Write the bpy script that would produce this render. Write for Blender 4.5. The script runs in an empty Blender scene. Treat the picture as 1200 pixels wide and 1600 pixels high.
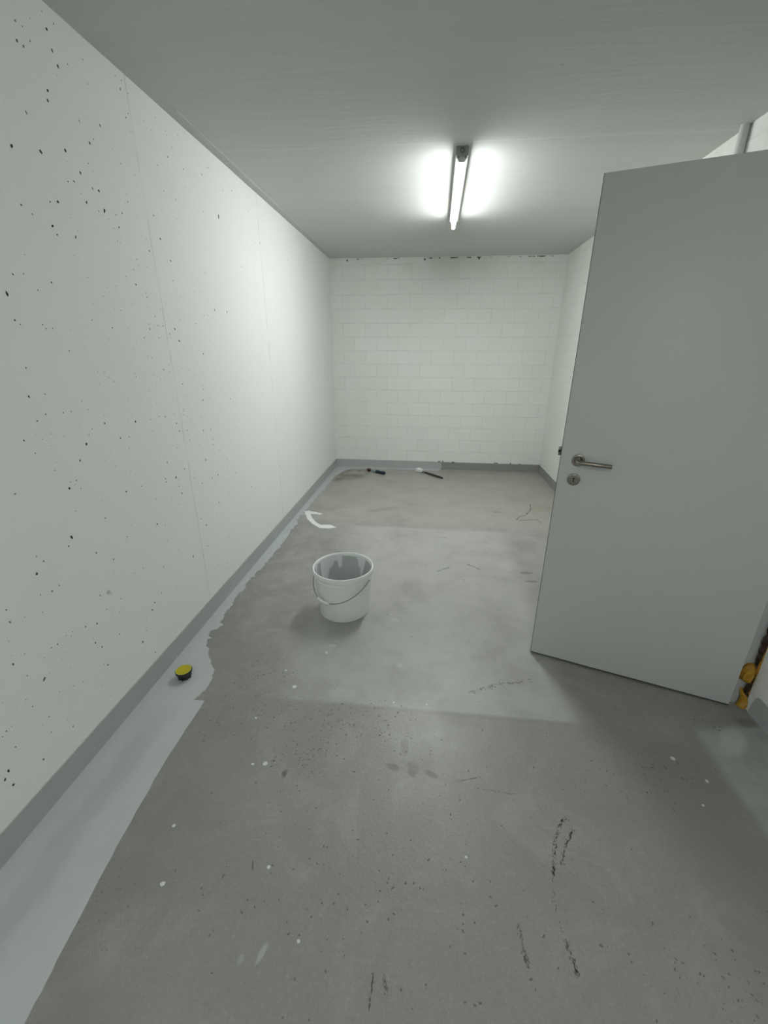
import bpy, bmesh, math, random
from mathutils import Matrix, Vector, geometry, noise
random.seed(7)
PI = math.pi
S = bpy.context.scene
COL = S.collection

# ------------------------------------------------------------------ camera, light level
TUBE_STRENGTH = 305.0
REAR_FILL = 0.72            # unseen fill lamp added behind the viewer, the weaker one
TUBE_COLOR = (0.955, 1.0, 0.985)
S.view_settings.view_transform = 'Standard'
S.view_settings.look = 'None'
S.view_settings.gamma = 1.0
S.view_settings.use_curve_mapping = False
S.view_settings.exposure = 0.0

cam = bpy.data.cameras.new('camera')
cam.sensor_fit = 'VERTICAL'; cam.sensor_height = 36.0
cam.lens = 661.32 / 1600 * 36.0
cam.clip_start = 0.02
co = bpy.data.objects.new('camera', cam); COL.objects.link(co)
R_, U_, F_ = (Vector((0.99433066, 0.1062534, 0.00409236)), Vector((-0.04155892, 0.35291151, 0.93473329)),
              Vector((-0.09787435, 0.92960404, -0.35532652)))
m = Matrix.Identity(4)
for i in range(3):
    m[i][0], m[i][1], m[i][2] = R_[i], U_[i], -F_[i]
m[2][3] = 1.48
co.matrix_world = m
S.camera = co

w = bpy.data.worlds.new('world'); S.world = w; w.use_nodes = True
w.node_tree.nodes['Background'].inputs[0].default_value = (0.8, 0.85, 0.9, 1)
w.node_tree.nodes['Background'].inputs[1].default_value = 0.0

# ------------------------------------------------------------------ room numbers
XL, XR, YB, YF, H, BB = -1.245, 1.449, 5.569, -2.6, 2.4886, 0.103

# ------------------------------------------------------------------ node helpers
class NT:
    def __init__(s, name):
        s.m = bpy.data.materials.new(name); s.m.use_nodes = True
        s.t = s.m.node_tree; s.b = s.t.nodes['Principled BSDF']
        s.co = s.t.nodes.new('ShaderNodeTexCoord').outputs['Object']
        s._x = None
    def xyz(s):
        if not s._x:
            n = s.t.nodes.new('ShaderNodeSeparateXYZ'); s.t.links.new(s.co, n.inputs[0]); s._x = n.outputs
        return s._x
    def put(s, sock, v):
        if isinstance(v, bpy.types.NodeSocket): s.t.links.new(v, sock)
        elif isinstance(v, (tuple, list)) and len(v) == 3 and sock.type == 'RGBA': sock.default_value = (*v, 1)
        else: sock.default_value = v
    def math(s, op, a, b=0.0, c=None, clamp=False):
        n = s.t.nodes.new('ShaderNodeMath'); n.operation = op; n.use_clamp = clamp
        s.put(n.inputs[0], a); s.put(n.inputs[1], b)
        if c is not None: s.put(n.inputs[2], c)
        return n.outputs[0]
    def ramp(s, v, lo, hi, a=0.0, b=1.0):
        n = s.t.nodes.new('ShaderNodeMapRange'); n.interpolation_type = 'SMOOTHSTEP'
        s.put(n.inputs[0], v); s.put(n.inputs[1], lo); s.put(n.inputs[2], hi); s.put(n.inputs[3], a); s.put(n.inputs[4], b)
        return n.outputs[0]
    def noise(s, scale, detail=4, rough=0.6, vec=None, dist=0.0):
        n = s.t.nodes.new('ShaderNodeTexNoise'); s.put(n.inputs['Vector'], vec or s.co)
        n.inputs['Scale'].default_value = scale; n.inputs['Detail'].default_value = detail
        n.inputs['Roughness'].default_value = rough; n.inputs['Distortion'].default_value = dist
        return n.outputs['Fac']
    def voro(s, scale, vec=None):
        n = s.t.nodes.new('ShaderNodeTexVoronoi'); s.put(n.inputs['Vector'], vec or s.co)
        n.inputs['Scale'].default_value = scale
        return n.outputs['Distance'], n.outputs['Color']
    def mapping(s, scale=(1, 1, 1), loc=(0, 0, 0), rot=(0, 0, 0)):
        n = s.t.nodes.new('ShaderNodeMapping'); s.t.links.new(s.co, n.inputs[0])
        n.inputs['Scale'].default_value = scale; n.inputs['Location'].default_value = loc; n.inputs['Rotation'].default_value = rot
        return n.outputs[0]
    def mix(s, f, a, b, mode='MIX'):
        n = s.t.nodes.new('ShaderNodeMix'); n.data_type = 'RGBA'; n.blend_type = mode
        s.put(n.inputs[0], f); s.put(n.inputs[6], a); s.put(n.inputs[7], b)
        return n.outputs[2]
    def bump(s, h, strength=0.3, dist=0.002, prev=None):
        n = s.t.nodes.new('ShaderNodeBump'); s.put(n.inputs['Height'], h)
        n.inputs['Strength'].default_value = strength; n.inputs['Distance'].default_value = dist
        if prev: s.t.links.new(prev, n.inputs['Normal'])
        s.t.links.new(n.outputs[0], s.b.inputs['Normal']); return n.outputs[0]
    def set(s, color=None, rough=None, metal=None, spec=None):
        if color is not None: s.put(s.b.inputs['Base Color'], color)
        if rough is not None: s.put(s.b.inputs['Roughness'], rough)
        if metal is not None: s.put(s.b.inputs['Metallic'], metal)
        if spec is not None: s.put(s.b.inputs['Specular IOR Level'], spec)
        return s.m

def simple(name, color, rough=0.5, metal=0.0, var=0.06, nscale=30, bump=0.0, spec=None):
    n = NT(name)
    f = n.noise(nscale, 3)
    dark = tuple(c * (1 - var) for c in color); light = tuple(min(1, c * (1 + var)) for c in color)
    n.set(n.mix(f, dark, light), rough, metal, spec)
    if bump: n.bump(f, bump, 0.001)
    return n.m

WALL = (0.83, 0.84, 0.82)
# painted concrete wall (left) : faint formwork seams, fine grain
def mat_concrete(name, seams):
    n = NT(name); x = n.xyz()
    big = n.noise(1.3, 5, 0.6); c = n.mix(big, tuple(v * .96 for v in WALL), tuple(v * 1.02 for v in WALL))
    fine = n.noise(260, 3, 0.7)
    c = n.mix(n.math('MULTIPLY', n.ramp(fine, .56, .75), .25), c, (0.5, .5, .48))
    b = n.bump(fine, 0.25, 0.0012)
    b = n.bump(n.noise(22, 5, .65), 0.25, 0.004, b)
    for i, (y0, wd) in enumerate(seams):
        wob = n.math('MULTIPLY_ADD', n.noise(3 + i, 2), 0.02, -0.01)
        d = n.math('ABSOLUTE', n.math('SUBTRACT', n.math('ADD', x[1], wob), y0))
        f = n.math('MULTIPLY', n.ramp(d, wd, wd * 2.2, 1, 0), n.ramp(n.noise(7, 3), .38, .62, 0.15, 1))
        c = n.mix(n.math('MULTIPLY', f, .32), c, (0.42, .43, .41))
        b = n.bump(n.math('SUBTRACT', 1, f), 0.6, 0.002, b)
    return n.set(c, 0.75, spec=.3)

# painted block masonry; axis 0 = runs in x, 1 = runs in y
def mat_block(name, axis, off):
    n = NT(name); x = n.xyz()
    cv = n.t.nodes.new('ShaderNodeCombineXYZ')
    n.put(cv.inputs[0], n.math('ADD', x[axis], off)); n.put(cv.inputs[1], n.math('SUBTRACT', x[2], .085 - 1.555))
    br = n.t.nodes.new('ShaderNodeTexBrick'); n.t.links.new(cv.outputs[0], br.inputs['Vector'])
    for k, v in (('Scale', 1), ('Mortar Size', .0032), ('Mortar Smooth', .35), ('Bias', 0), ('Brick Width', .272), ('Row Height', .1555)):
        br.inputs[k].default_value = v
    br.inputs['Color1'].default_value = (1, 1, 1, 1); br.inputs['Color2'].default_value = (.0, .0, .0, 1); br.inputs['Mortar'].default_value = (.5, .5, .5, 1)
    br.offset = .5
    fac = br.outputs['Fac']
    patch = n.ramp(n.noise(5, 4, .7), .40, .64)
    c = n.mix(n.math('MULTIPLY', br.outputs['Color'], .0), WALL, WALL)
    tone = n.mix(br.outputs['Color'], tuple(v * .965 for v in WALL), tuple(v * 1.015 for v in WALL))
    c = n.mix(n.noise(1.6, 4), tone, (0.77, .775, .72))
    c = n.mix(n.math('MULTIPLY', n.math('MULTIPLY', fac, patch), .30), c, (0.42, .42, .38))
    top = n.math('MULTIPLY', n.ramp(x[2], 2.25, 2.48), n.ramp(n.noise(3.2, 4), .42, .7))
    c = n.mix(n.math('MULTIPLY', top, .35), c, (0.62, .62, .52))
    dist, _ = n.voro(13)
    spot = n.math('MULTIPLY', n.ramp(dist, .02, .045, 1, 0), n.ramp(n.noise(2.5), .52, .6))
    c = n.mix(n.math('MULTIPLY', spot, .6), c, (0.25, .24, .2))
    b = n.bump(n.math('MULTIPLY', fac, -1), 0.6, 0.003)
    b = n.bump(n.noise(90, 4, .65), .35, .003, b)
    return n.set(c, .72, spec=.3)

def mat_ceiling():
    n = NT('ceiling_paint'); x = n.xyz()
    st = n.noise(2.2, 5, .65, n.mapping((.35, 3.5, 1)))
    c = n.mix(st, (0.565, .575, .55), (0.63, .64, .62))
    for y0 in (2.74, 4.35):      # board joints of the formwork
        d = n.math('ABSOLUTE', n.math('SUBTRACT', x[1], n.math('MULTIPLY_ADD', n.noise(1.2, 2), .02, y0 - .01)))
        c = n.mix(n.math('MULTIPLY', n.ramp(d, .003, .008, 1, 0), .16), c, (.95, .95, .93))
    dist, _ = n.voro(5)
    c = n.mix(n.math('MULTIPLY', n.ramp(dist, .02, .03, 1, 0), .5), c, (.3, .3, .28))
    b = n.bump(n.noise(190, 4, .7), .3, .0012)
    n.bump(n.noise(14, 4, .6, n.mapping((.4, 2.5, 1))), .3, .004, b)
    return n.set(c, .8, spec=.25)

def mat_floor():
    n = NT('floor_screed'); x = n.xyz()
    c = n.mix(n.noise(1.5, 6, .62), (0.25, .245, .228), (0.345, .34, .322))
    c = n.mix(n.math('MULTIPLY', n.noise(9, 6, .7, n.mapping((1, 1, 1)), .6), .55), c, (0.215, .208, .19))
    c = n.mix(n.math('MULTIPLY', n.ramp(n.noise(3.2, 6, .7, None, 1.2), .48, .68), .35), c, (0.40, .395, .375))
    c = n.mix(n.math('MULTIPLY', n.ramp(n.noise(28, 5, .75), .52, .72), .25), c, (0.17, .165, .15))
    g2 = n.noise(95, 4, .75)
    c = n.mix(n.math('MULTIPLY', n.ramp(g2, .54, .70), .28), c, (0.47, .47, .44))
    c = n.mix(n.math('MULTIPLY', n.ramp(g2, .46, .30), .30), c, (0.15, .145, .13))
    grain = n.noise(330, 3, .7)
    c = n.mix(n.math('MULTIPLY', n.ramp(grain, .55, .75), .22), c, (0.46, .46, .43))
    c = n.mix(n.math('MULTIPLY', n.ramp(grain, .45, .25), .22), c, (0.16, .155, .14))
    # cleaner, lighter rectangle where something stood
    wob = n.math('MULTIPLY_ADD', n.noise(4.5, 3), .10, -.05)
    xx = n.math('ADD', x[0], wob); yy = n.math('ADD', x[1], n.math('MULTIPLY', wob, .22))
    box = n.math('MULTIPLY', n.math('MULTIPLY', n.ramp(xx, -.80, -.50), n.ramp(xx, .60, .76, 1, 0)),
                 n.math('MULTIPLY', n.ramp(yy, 1.425, 1.46), n.ramp(yy, 3.48, 3.52, 1, 0)))
    c = n.mix(n.math('MULTIPLY', n.math('MULTIPLY', box, n.ramp(n.noise(3.5, 5, .7), .3, .6, .35, 1)), .50), c, (0.50, .505, .485))
    mid = n.math('MULTIPLY', n.ramp(yy, 1.5, 2.6), n.ramp(n.noise(2.4, 6, .7, None, .8), .3, .6))
    c = n.mix(n.math('MULTIPLY', mid, .35), c, (0.44, .44, .415))
    lf = n.math('MULTIPLY', n.math('MULTIPLY', n.ramp(xx, -.55, -.80), n.ramp(yy, 3.6, 3.0)), n.ramp(n.noise(5, 6, .72, None, 1.0), .35, .6))
    c = n.mix(n.math('MULTIPLY', lf, .55), c, (0.215, .208, .188))
    # grime line along its near edge
    gl = n.math('MULTIPLY', n.ramp(n.math('ABSOLUTE', n.math('SUBTRACT', x[1], 1.44)), .004, .018, 1, 0),
                n.math('MULTIPLY', n.ramp(x[0], -.6, .1), n.ramp(x[0], .62, .72, 1, 0)))
    c = n.mix(n.math('MULTIPLY', gl, .28), c, (0.17, .165, .15))
    # far end: yellowish damp staining
    far = n.math('MULTIPLY', n.ramp(x[1], 3.5, 3.7), n.ramp(n.noise(2.1, 5, .65), .35, .65, .35, 1))
    c = n.mix(n.math('MULTIPLY', far, .55), c, (0.42, .405, .34))
    cor = n.math('MULTIPLY', n.math('MULTIPLY', n.ramp(x[1], 4.75, 5.1), n.ramp(x[0], -.65, -.85)), n.ramp(n.noise(6, 5, .7), .42, .6))
    c = n.mix(n.math('MULTIPLY', cor, .8), c, (0.13, .115, .07))
    # right-hand dirt (brownish band next to the painted edge)
    rd = n.math('MULTIPLY', n.ramp(n.math('ADD', x[0], wob), .78, .92), n.ramp(x[1], 1.5, 1.3))
    c = n.mix(n.math('MULTIPLY', rd, .45), c, (0.235, .225, .20))
    # thin whitish wash on the right by the door post
    ws = n.math('MULTIPLY', n.math('MULTIPLY', n.ramp(n.math('ADD', x[0], n.math('MULTIPLY', wob, .25)), 1.13, 1.19),
                n.ramp(n.math('SUBTRACT', x[1], n.math('MULTIPLY', x[0], .2)), 1.26, 1.20)), n.ramp(n.noise(5, 5, .7), .3, .62, .45, 1))
    c = n.mix(n.math('MULTIPLY', ws, .62), c, (0.47, .51, .50))
    # dirt specks, denser near the viewer
    for sc, r0, r1, lo, hi, am in ((34, .05, .11, .55, .66, .75), (75, .08, .16, .5, .62, .6), (15, .025, .05, .5, .6, .7)):
        vec = n.t.nodes.new('ShaderNodeVectorMath'); vec.operation = 'ADD'
        nn = n.t.nodes.new('ShaderNodeTexNoise'); nn.inputs['Scale'].default_value = 40; n.t.links.new(n.co, nn.inputs['Vector'])
        sm = n.t.nodes.new('ShaderNodeVectorMath'); sm.operation = 'SCALE'; sm.inputs['Scale'].default_value = .012
        n.t.links.new(nn.outputs['Color'], sm.inputs[0]); n.t.links.new(n.co, vec.inputs[0]); n.t.links.new(sm.outputs[0], vec.inputs[1])
        d, _ = n.voro(sc, vec.outputs[0])  # specks
        dens = n.ramp(n.noise(2.6 if sc > 20 else 4, 3), lo, hi)
        near = n.ramp(x[1], 1.46, 1.38, .35, 1)
        f = n.math('MULTIPLY', n.math('MULTIPLY', n.ramp(d, r0, r1, 1, 0), dens), near)
        c = n.mix(n.math('MULTIPLY', f, am), c, (0.08, .077, .065))
    # individual smudges: x, y, rx, ry, angle, amount, colour
    DK = (0.12, .115, .10); LT = (0.56, .58, .56)
    for (bx, by, rx, ry, an, am, cc) in (
            (-.045, 1.25, .018, .045, .1, .5, DK), (-.01, 1.165, .03, .02, -.6, .35, DK), (-.085, 1.16, .03, .016, -.2, .55, DK),
            (-.012, 1.14, .022, .012, -.6, .5, DK), (.062, 1.146, .032, .014, -.4, .55, DK), (-.485, 1.088, .012, .02, 0, .7, DK),
            (.735, 2.77, .05, .02, 0, .6, DK), (.745, 2.65, .05, .018, .1, .6, DK), (.26, 5.07, .04, .03, 0, .4, DK),
            (-.93, 5.12, .16, .09, .3, .6, (0.15, .13, .08)), (-1.07, 4.97, .06, .12, -.3, .6, (0.15, .13, .08)), (-.42, 3.95, .20, .05, .5, .35, (0.2, .18, .13)), (1.15, 4.15, .14, .10, .4, .35, (0.30, .27, .19)), (-.62, 5.3, .12, .05, 0, .4, (0.17, .15, .1)), (.70, 4.0, .05, .03, 0, .35, DK), (-.655, 2.95, .07, .012, 0, .5, DK),
            (-.38, .59, .009, .026, -.3, .4, LT), (-.43, .572, .010, .014, 0, .2, LT), (-.467, 1.83, .022, .014, 0, .5, LT),
            (-.10, 1.72, .02, .02, 0, .3, LT), (-.15, 2.1, .03, .02, 0, .25, LT), (-.35, 1.50, .08, .04, 0, .18, LT),
            (-.80, 3.9, .14, .05, .2, .35, (0.40, .40, .37)), (-.5, 1.0, .25, .12, 0, .06, LT), (.10, 1.30, .22, .10, .2, .20, (0.42, .42, .40)),
            (1.28, 1.42, .10, .05, .8, .5, LT), (1.40, 1.53, .05, .03, 0, .5, DK)):
        ca, sa = math.cos(an), math.sin(an)
        dx = n.math('SUBTRACT', x[0], bx); dy = n.math('SUBTRACT', x[1], by)
        u = n.math('DIVIDE', n.math('ADD', n.math('MULTIPLY', dx, ca), n.math('MULTIPLY', dy, sa)), rx)
        v = n.math('DIVIDE', n.math('SUBTRACT', n.math('MULTIPLY', dy, ca), n.math('MULTIPLY', dx, sa)), ry)
        d2 = n.math('SQRT', n.math('ADD', n.math('MULTIPLY', u, u), n.math('MULTIPLY', v, v)))
        d2 = n.math('ADD', d2, n.math('MULTIPLY_ADD', n.noise(60, 3), 1.0, -.5))
        c = n.mix(n.math('MULTIPLY', n.ramp(d2, .55, 1.15, 1, 0), am), c, cc)
    b = n.bump(grain, .30, .0012)
    b = n.bump(g2, .35, .0020, b)
    n.bump(n.noise(30, 5, .6), .18, .003, b)
    return n.set(c, n.ramp(n.noise(4, 5, .65), .3, .7, .30, .42), spec=.5)

def mat_floor_paint():
    n = NT('grey_floor_paint'); x = n.xyz()
    f = n.noise(5, 5, .6, n.mapping((3, .8, 1)))
    c = n.mix(f, (0.45, .475, .48), (0.53, .555, .56))
    d = n.math('ABSOLUTE', n.math('ADD', n.math('SUBTRACT', x[0], -1.10), n.math('MULTIPLY_ADD', n.noise(4, 3), .12, -.06)))
    c = n.mix(n.math('MULTIPLY', n.math('MULTIPLY', n.ramp(d, .02, .08, 1, 0), n.ramp(x[1], 1.45, 1.1)), .40), c, (0.33, .35, .345))
    n.bump(n.noise(230, 3, .7), .25, .001)
    return n.set(c, .42, spec=.5)

def mat_base(name, c0, c1):
    n = NT(name)
    c = n.mix(n.noise(6, 5, .65), c0, c1)
    c = n.mix(n.math('MULTIPLY', n.ramp(n.noise(160, 3), .56, .75), .25), c, tuple(v * .8 for v in c0))
    n.bump(n.noise(120, 4, .65), .35, .002)
    return n.set(c, .5)

M = dict(
    wall_l=mat_concrete('painted_concrete', ((2.035, .0022), (3.362, .0040))),
    wall_p=mat_concrete('painted_plaster', ()),
    wall_b=mat_block('painted_block_back', 0, 10 * .272 + .144),
    wall_r=mat_block('painted_block_side', 1, 10 * .272 + .05),
    ceil=mat_ceiling(), floor=mat_floor(), fpaint=mat_floor_paint(),
    base=mat_base('upstand_grey_paint', (0.37, .395, .385), (0.42, .445, .435)),
    base_l=mat_base('upstand_fresh_paint', (0.40, .425, .42), (0.44, .465, .46)),
    base_d=mat_base('upstand_old_paint', (0.245, .25, .24), (0.295, .30, .29)),
    pit=simple('raw_concrete_in_pits', (0.10, .10, .09), .9, var=.3),
    pit_grey=simple('thin_painted_pit', (0.24, .25, .235), .85, var=.2),
    white_drop=simple('dried_white_drops', (0.66, .68, .66), .4),
    scuff=simple('rubber_scuff', (0.15, .145, .13), .7, var=.3),
    scuff_l=simple('faint_scuff', (0.20, .195, .18), .6, var=.2),
    white_paint=simple('fresh_pale_paint', (0.80, .82, .82), .35),
    door=simple('door_light_grey', (0.57, .585, .575), .42, var=.02, nscale=60, bump=.05),
    door_edge=simple('door_edge_shade', (0.05, .052, .05), .6),
    frame=simple('steel_frame_grey_white', (0.50, .51, .50), .45, var=.08, nscale=12),
    steel=None,
    black_hole=simple('dark_keyway', (0.01, .01, .01), .6),
    foam_d=simple('foam_brown_shaded', (0.028, .010, .003), .5, var=.5, nscale=60, bump=.8),
    foam_a=simple('amber_foam', (0.38, .20, .012), .45, var=.35, nscale=55, bump=.8),
    conduit=simple('painted_conduit', (0.55, .56, .54), .5, var=.06, nscale=20),
    lamp_body=simple('lamp_body_white', (0.62, .64, .62), .45, var=.03),
    lamp_grey=simple('lamp_end_grey', (0.30, .315, .30), .5, var=.05),
    lamp_dark=simple('lamp_end_dark', (0.10, .105, .10), .5),
    plastic=simple('white_bucket_plastic', (0.86, .89, .875), .32, var=.03, nscale=10),
    white_grip=simple('white_grip_plastic', (0.88, .89, .88), .4, var=.02),
    residue=simple('drying_grey_paint', (0.50, .53, .515), .45, var=.08, nscale=14),
    drip=simple('wet_pale_grey_paint', (0.80, .82, .84), .3, var=.08, nscale=25),
    wire=simple('galvanised_wire', (0.22, .225, .22), .4, .7),
    black=simple('black_plastic', (0.008, .008, .009), .35),
    yellow=simple('yellow_plastic', (0.46, .40, .004), .5, var=.12, nscale=40),
    yellow_l=simple('pale_yellow_edge', (0.62, .60, .12), .5),
    navy=simple('dark_blue_plastic', (0.006, .022, .035), .4),
    teal=simple('pale_teal_plastic', (0.22, .34, .32), .4),
    red=simple('dark_red_tip', (0.06, .006, .008), .5),
    bristle=simple('pale_bristles', (0.75, .77, .76), .7, var=.2, nscale=80, bump=.5),
    dark_handle=simple('dark_grey_handle', (0.035, .035, .032), .5, var=.2),
)
def mat_steel():
    n = NT('brushed_steel')
    f = n.noise(60, 3, .6, n.mapping((1, 1, 14)))
    return n.set(n.mix(f, (0.22, .205, .17), (0.36, .34, .30)), .33, 1.0)
M['steel'] = mat_steel()
def mat_emit(k):
    mt = bpy.data.materials.new('lit_fluorescent_glass'); mt.use_nodes = True
    b = mt.node_tree.nodes['Principled BSDF']; b.inputs['Base Color'].default_value = (.9, .9, .9, 1)
    b.inputs['Emission Color'].default_value = (*TUBE_COLOR, 1); b.inputs['Emission Strength'].default_value = TUBE_STRENGTH * k
    return mt
M['tube'] = mat_emit(1)
M['tube_side'] = mat_emit(.10)
M['tube_top'] = mat_emit(.025)
for k_, v_ in (('tube', 1), ('tube_side', .3), ('tube_top', .08)): M['rear_' + k_] = mat_emit(REAR_FILL * v_)

# ------------------------------------------------------------------ mesh helpers
def link(name, bm, mats, parent=None, smooth=False, kind=None):
    bmesh.ops.recalc_face_normals(bm, faces=bm.faces) if smooth != 'raw' else None
    me = bpy.data.meshes.new(name); bm.to_mesh(me); bm.free()
    for mm in (mats if isinstance(mats, (list, tuple)) else [mats]): me.materials.append(mm)
    if smooth is True:
        for p in me.polygons: p.use_smooth = True
        try: me.set_sharp_from_angle(angle=math.radians(40))
        except Exception: pass
    o = bpy.data.objects.new(name, me); COL.objects.link(o)
    if parent: o.parent = parent
    if kind: o['kind'] = kind
    return o
def tag(o, label=None, cat=None, group=None, kind=None):
    for k, v in (('label', label), ('category', cat), ('group', group), ('kind', kind)):
        if v: o[k] = v
    return o
def empty(name, loc, rz=0.0):
    o = bpy.data.objects.new(name, None); COL.objects.link(o); o.location = loc; o.rotation_euler = (0, 0, rz)
    o.empty_display_size = .05
    return o
def box(bm, x0, x1, y0, y1, z0, z1, mi=0, bev=0.0):
    r = bmesh.ops.create_cube(bm, size=1, matrix=Matrix.Translation(((x0 + x1) / 2, (y0 + y1) / 2, (z0 + z1) / 2)) @
                              Matrix.Diagonal((x1 - x0, y1 - y0, z1 - z0, 1)))
    fs = set(f for v in r['verts'] for f in v.link_faces)
    for f in fs: f.material_index = mi
    if bev:
        es = list(set(e for f in fs for e in f.edges))
        rr = bmesh.ops.bevel(bm, geom=es, offset=bev, segments=2, affect='EDGES', profile=.5)
        for f in rr['faces']: f.material_index = mi
def lathe(bm, prof, seg=48, mat=Matrix.Identity(4), mi=0, closed=False):
    rings = []
    for r, z in prof:
        if r < 1e-6: rings.append([bm.verts.new(mat @ Vector((0, 0, z)))])
        else: rings.append([bm.verts.new(mat @ Vector((r * math.cos(2 * PI * i / seg), r * math.sin(2 * PI * i / seg), z))) for i in range(seg)])
    pr = list(zip(rings, rings[1:]))
    if closed: pr.append((rings[-1], rings[0]))
    for a, b in pr:
        for i in range(seg):
            j = (i + 1) % seg
            if len(a) == 1 and len(b) == 1: continue
            if len(a) == 1: f = bm.faces.new((a[0], b[i], b[j]))
            elif len(b) == 1: f = bm.faces.new((a[i], a[j], b[0]))
            else: f = bm.faces.new((a[i], a[j], b[j], b[i]))
            f.material_index = mi
def tube(bm, pts, rad, seg=12, mi=0, caps=True):
    pts = [Vector(p) for p in pts]; rings = []; up = Vector((0, 0, 1))
    for i, p in enumerate(pts):
        t = (pts[min(i + 1, len(pts) - 1)] - pts[max(i - 1, 0)]).normalized()
        if i == 0:
            a = t.cross(up if abs(t.dot(up)) < .95 else Vector((1, 0, 0))).normalized()
        else: a = (a - t * a.dot(t)).normalized()
        b = t.cross(a); r = rad[i] if isinstance(rad, (list, tuple)) else rad
        rings.append([bm.verts.new(p + (a * math.cos(2 * PI * k / seg) + b * math.sin(2 * PI * k / seg)) * r) for k in range(seg)])
    for A, B in zip(rings, rings[1:]):
        for k in range(seg):
            bm.faces.new((A[k], A[(k + 1) % seg], B[(k + 1) % seg], B[k])).material_index = mi
    if caps:
        bm.faces.new(rings[0]).material_index = mi; bm.faces.new(rings[-1]).material_index = mi
def film(bm, pts, th, mi, z0=0.0):
    """a thin film of paint or grime lying on the floor, with real thickness"""
    a = [bm.verts.new((x, y, z0)) for x, y in pts]; b = [bm.verts.new((x, y, z0 + th)) for x, y in pts]
    n = len(pts)
    from mathutils.geometry import tessellate_polygon
    for t in tessellate_polygon([[v.co for v in b]]): bm.faces.new([b[i] for i in t]).material_index = mi
    for i in range(n):
        bm.faces.new((a[i], a[(i + 1) % n], b[(i + 1) % n], b[i])).material_index = mi
def blob(cx, cy, r, el=1.0, an=0.0, n=8, j=.25):
    o = []
    for i in range(n):
        t = 2 * PI * i / n; rr = r * random.uniform(1 - j, 1 + j)
        u, v = rr * el * math.cos(t), rr * math.sin(t)
        o.append((cx + u * math.cos(an) - v * math.sin(an), cy + u * math.sin(an) + v * math.cos(an)))
    return o

# ------------------------------------------------------------------ floor with its paint films and marks
CX1 = 2.75            # far side of the corridor beyond the door
bm = bmesh.new()
box(bm, XL - .15, CX1 + .15, YF - .15, YB + .15, -.15, 0, 0)
edge = [(-.80, YF), (-.845, -.2), (-.875, .30), (-.887, .41), (-.905, .548), (-.935, .789), (-.957, 1.08), (-.958, 1.39)]
jag = [(-1.002, 1.389), (-1.0, 1.41), (-.985, 1.46), (-.99, 1.52), (-1.0, 1.56), (-1.015, 1.60), (-1.05, 1.64), (-1.085, 1.68), (-1.138, 1.749),
       (-1.165, 1.82), (-1.178, 1.884), (-1.152, 1.90), (-1.138, 1.948), (-1.165, 1.96), (-1.172, 2.1), (-1.19, 2.3), (-1.188, 2.461), (-1.172, 2.7), (-1.168, 2.85), (-1.158, 3.041),
       (-1.175, 3.3), (-1.19, 3.642), (-1.18, 3.9), (-1.185, 4.2), (-1.175, 4.388), (-1.165, 4.7), (-1.156, 5.038), (-1.13, 5.2), (-1.08, 5.36), (-1.0, 5.44),
       (-.80, 5.475), (-.5, 5.48), (-.2, 5.478), (.0, 5.482), (.15, 5.485), (.165, 5.5), (.17, YB)]
pts = []
for (a, b) in zip(edge, edge[1:]):
    for k in range(8):
        t = k / 8; pts.append((a[0] + (b[0] - a[0]) * t + random.gauss(0, .0012), a[1] + (b[1] - a[1]) * t))
pts.append(edge[-1])
for (a, b) in zip(jag, jag[1:]):
    L_ = math.hypot(b[0] - a[0], b[1] - a[1]); ns = max(1, int(L_ / .012)); amp = .006 if a[1] < 5.3 else .002; run = 0
    for k in range(ns):
        t = k / ns
        if random.random() < .3: run = random.gauss(0, amp) + (random.random() < .12) * .014
        pts.append((a[0] + (b[0] - a[0]) * t + run * (1 if a[1] < 5.3 else 0) + random.gauss(0, .0012),
                    a[1] + (b[1] - a[1]) * t + (run if a[1] >= 5.3 else 0)))
poly = [(XL, YF)] + pts + [(.17, YB), (XL, YB)]
film(bm, poly, .0009, 1)
# brush strokes of paint dragged out onto the bare floor
film(bm, [(-1.19, 3.80), (-1.101, 3.60), (-1.03, 3.495), (-.937, 3.405), (-.86, 3.40), (-.79, 3.435), (-.86, 3.489), (-.945, 3.475), (-1.0, 3.53), (-1.07, 3.64), (-1.115, 3.74), (-1.14, 3.83)], .0013, 2)
film(bm, [(-1.17, 3.80), (-1.09, 3.80), (-1.0, 3.755), (-1.01, 3.725), (-1.09, 3.74), (-1.17, 3.72)], .0011, 2)
# white drops
for (x, y), r in zip([(-.58, 1.517), (-.571, 1.119), (.171, .877), (-.433, .784), (1.074, 1.229), (1.007, 1.132), (.04, 1.478), (.68, 2.04), (-.107, 1.474), (.998, 1.314),
                      (-.291, .624), (-.487, 1.771), (-.69, 1.323), (-.79, .867), (-.73, .708), (-.48, 2.55), (-.72, 2.35), (-.655, 1.62), (-.20, 2.95), (-.618, 1.112)],
                     [.010, .009, .004, .005, .005, .004, .004, .005, .005, .008, .004, .006, .004, .005, .006, .004, .004, .004, .004, .005]):
    film(bm, blob(x, y, r, random.uniform(1, 1.4), random.uniform(0, 3), 14, .12), .0012, 3)
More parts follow.
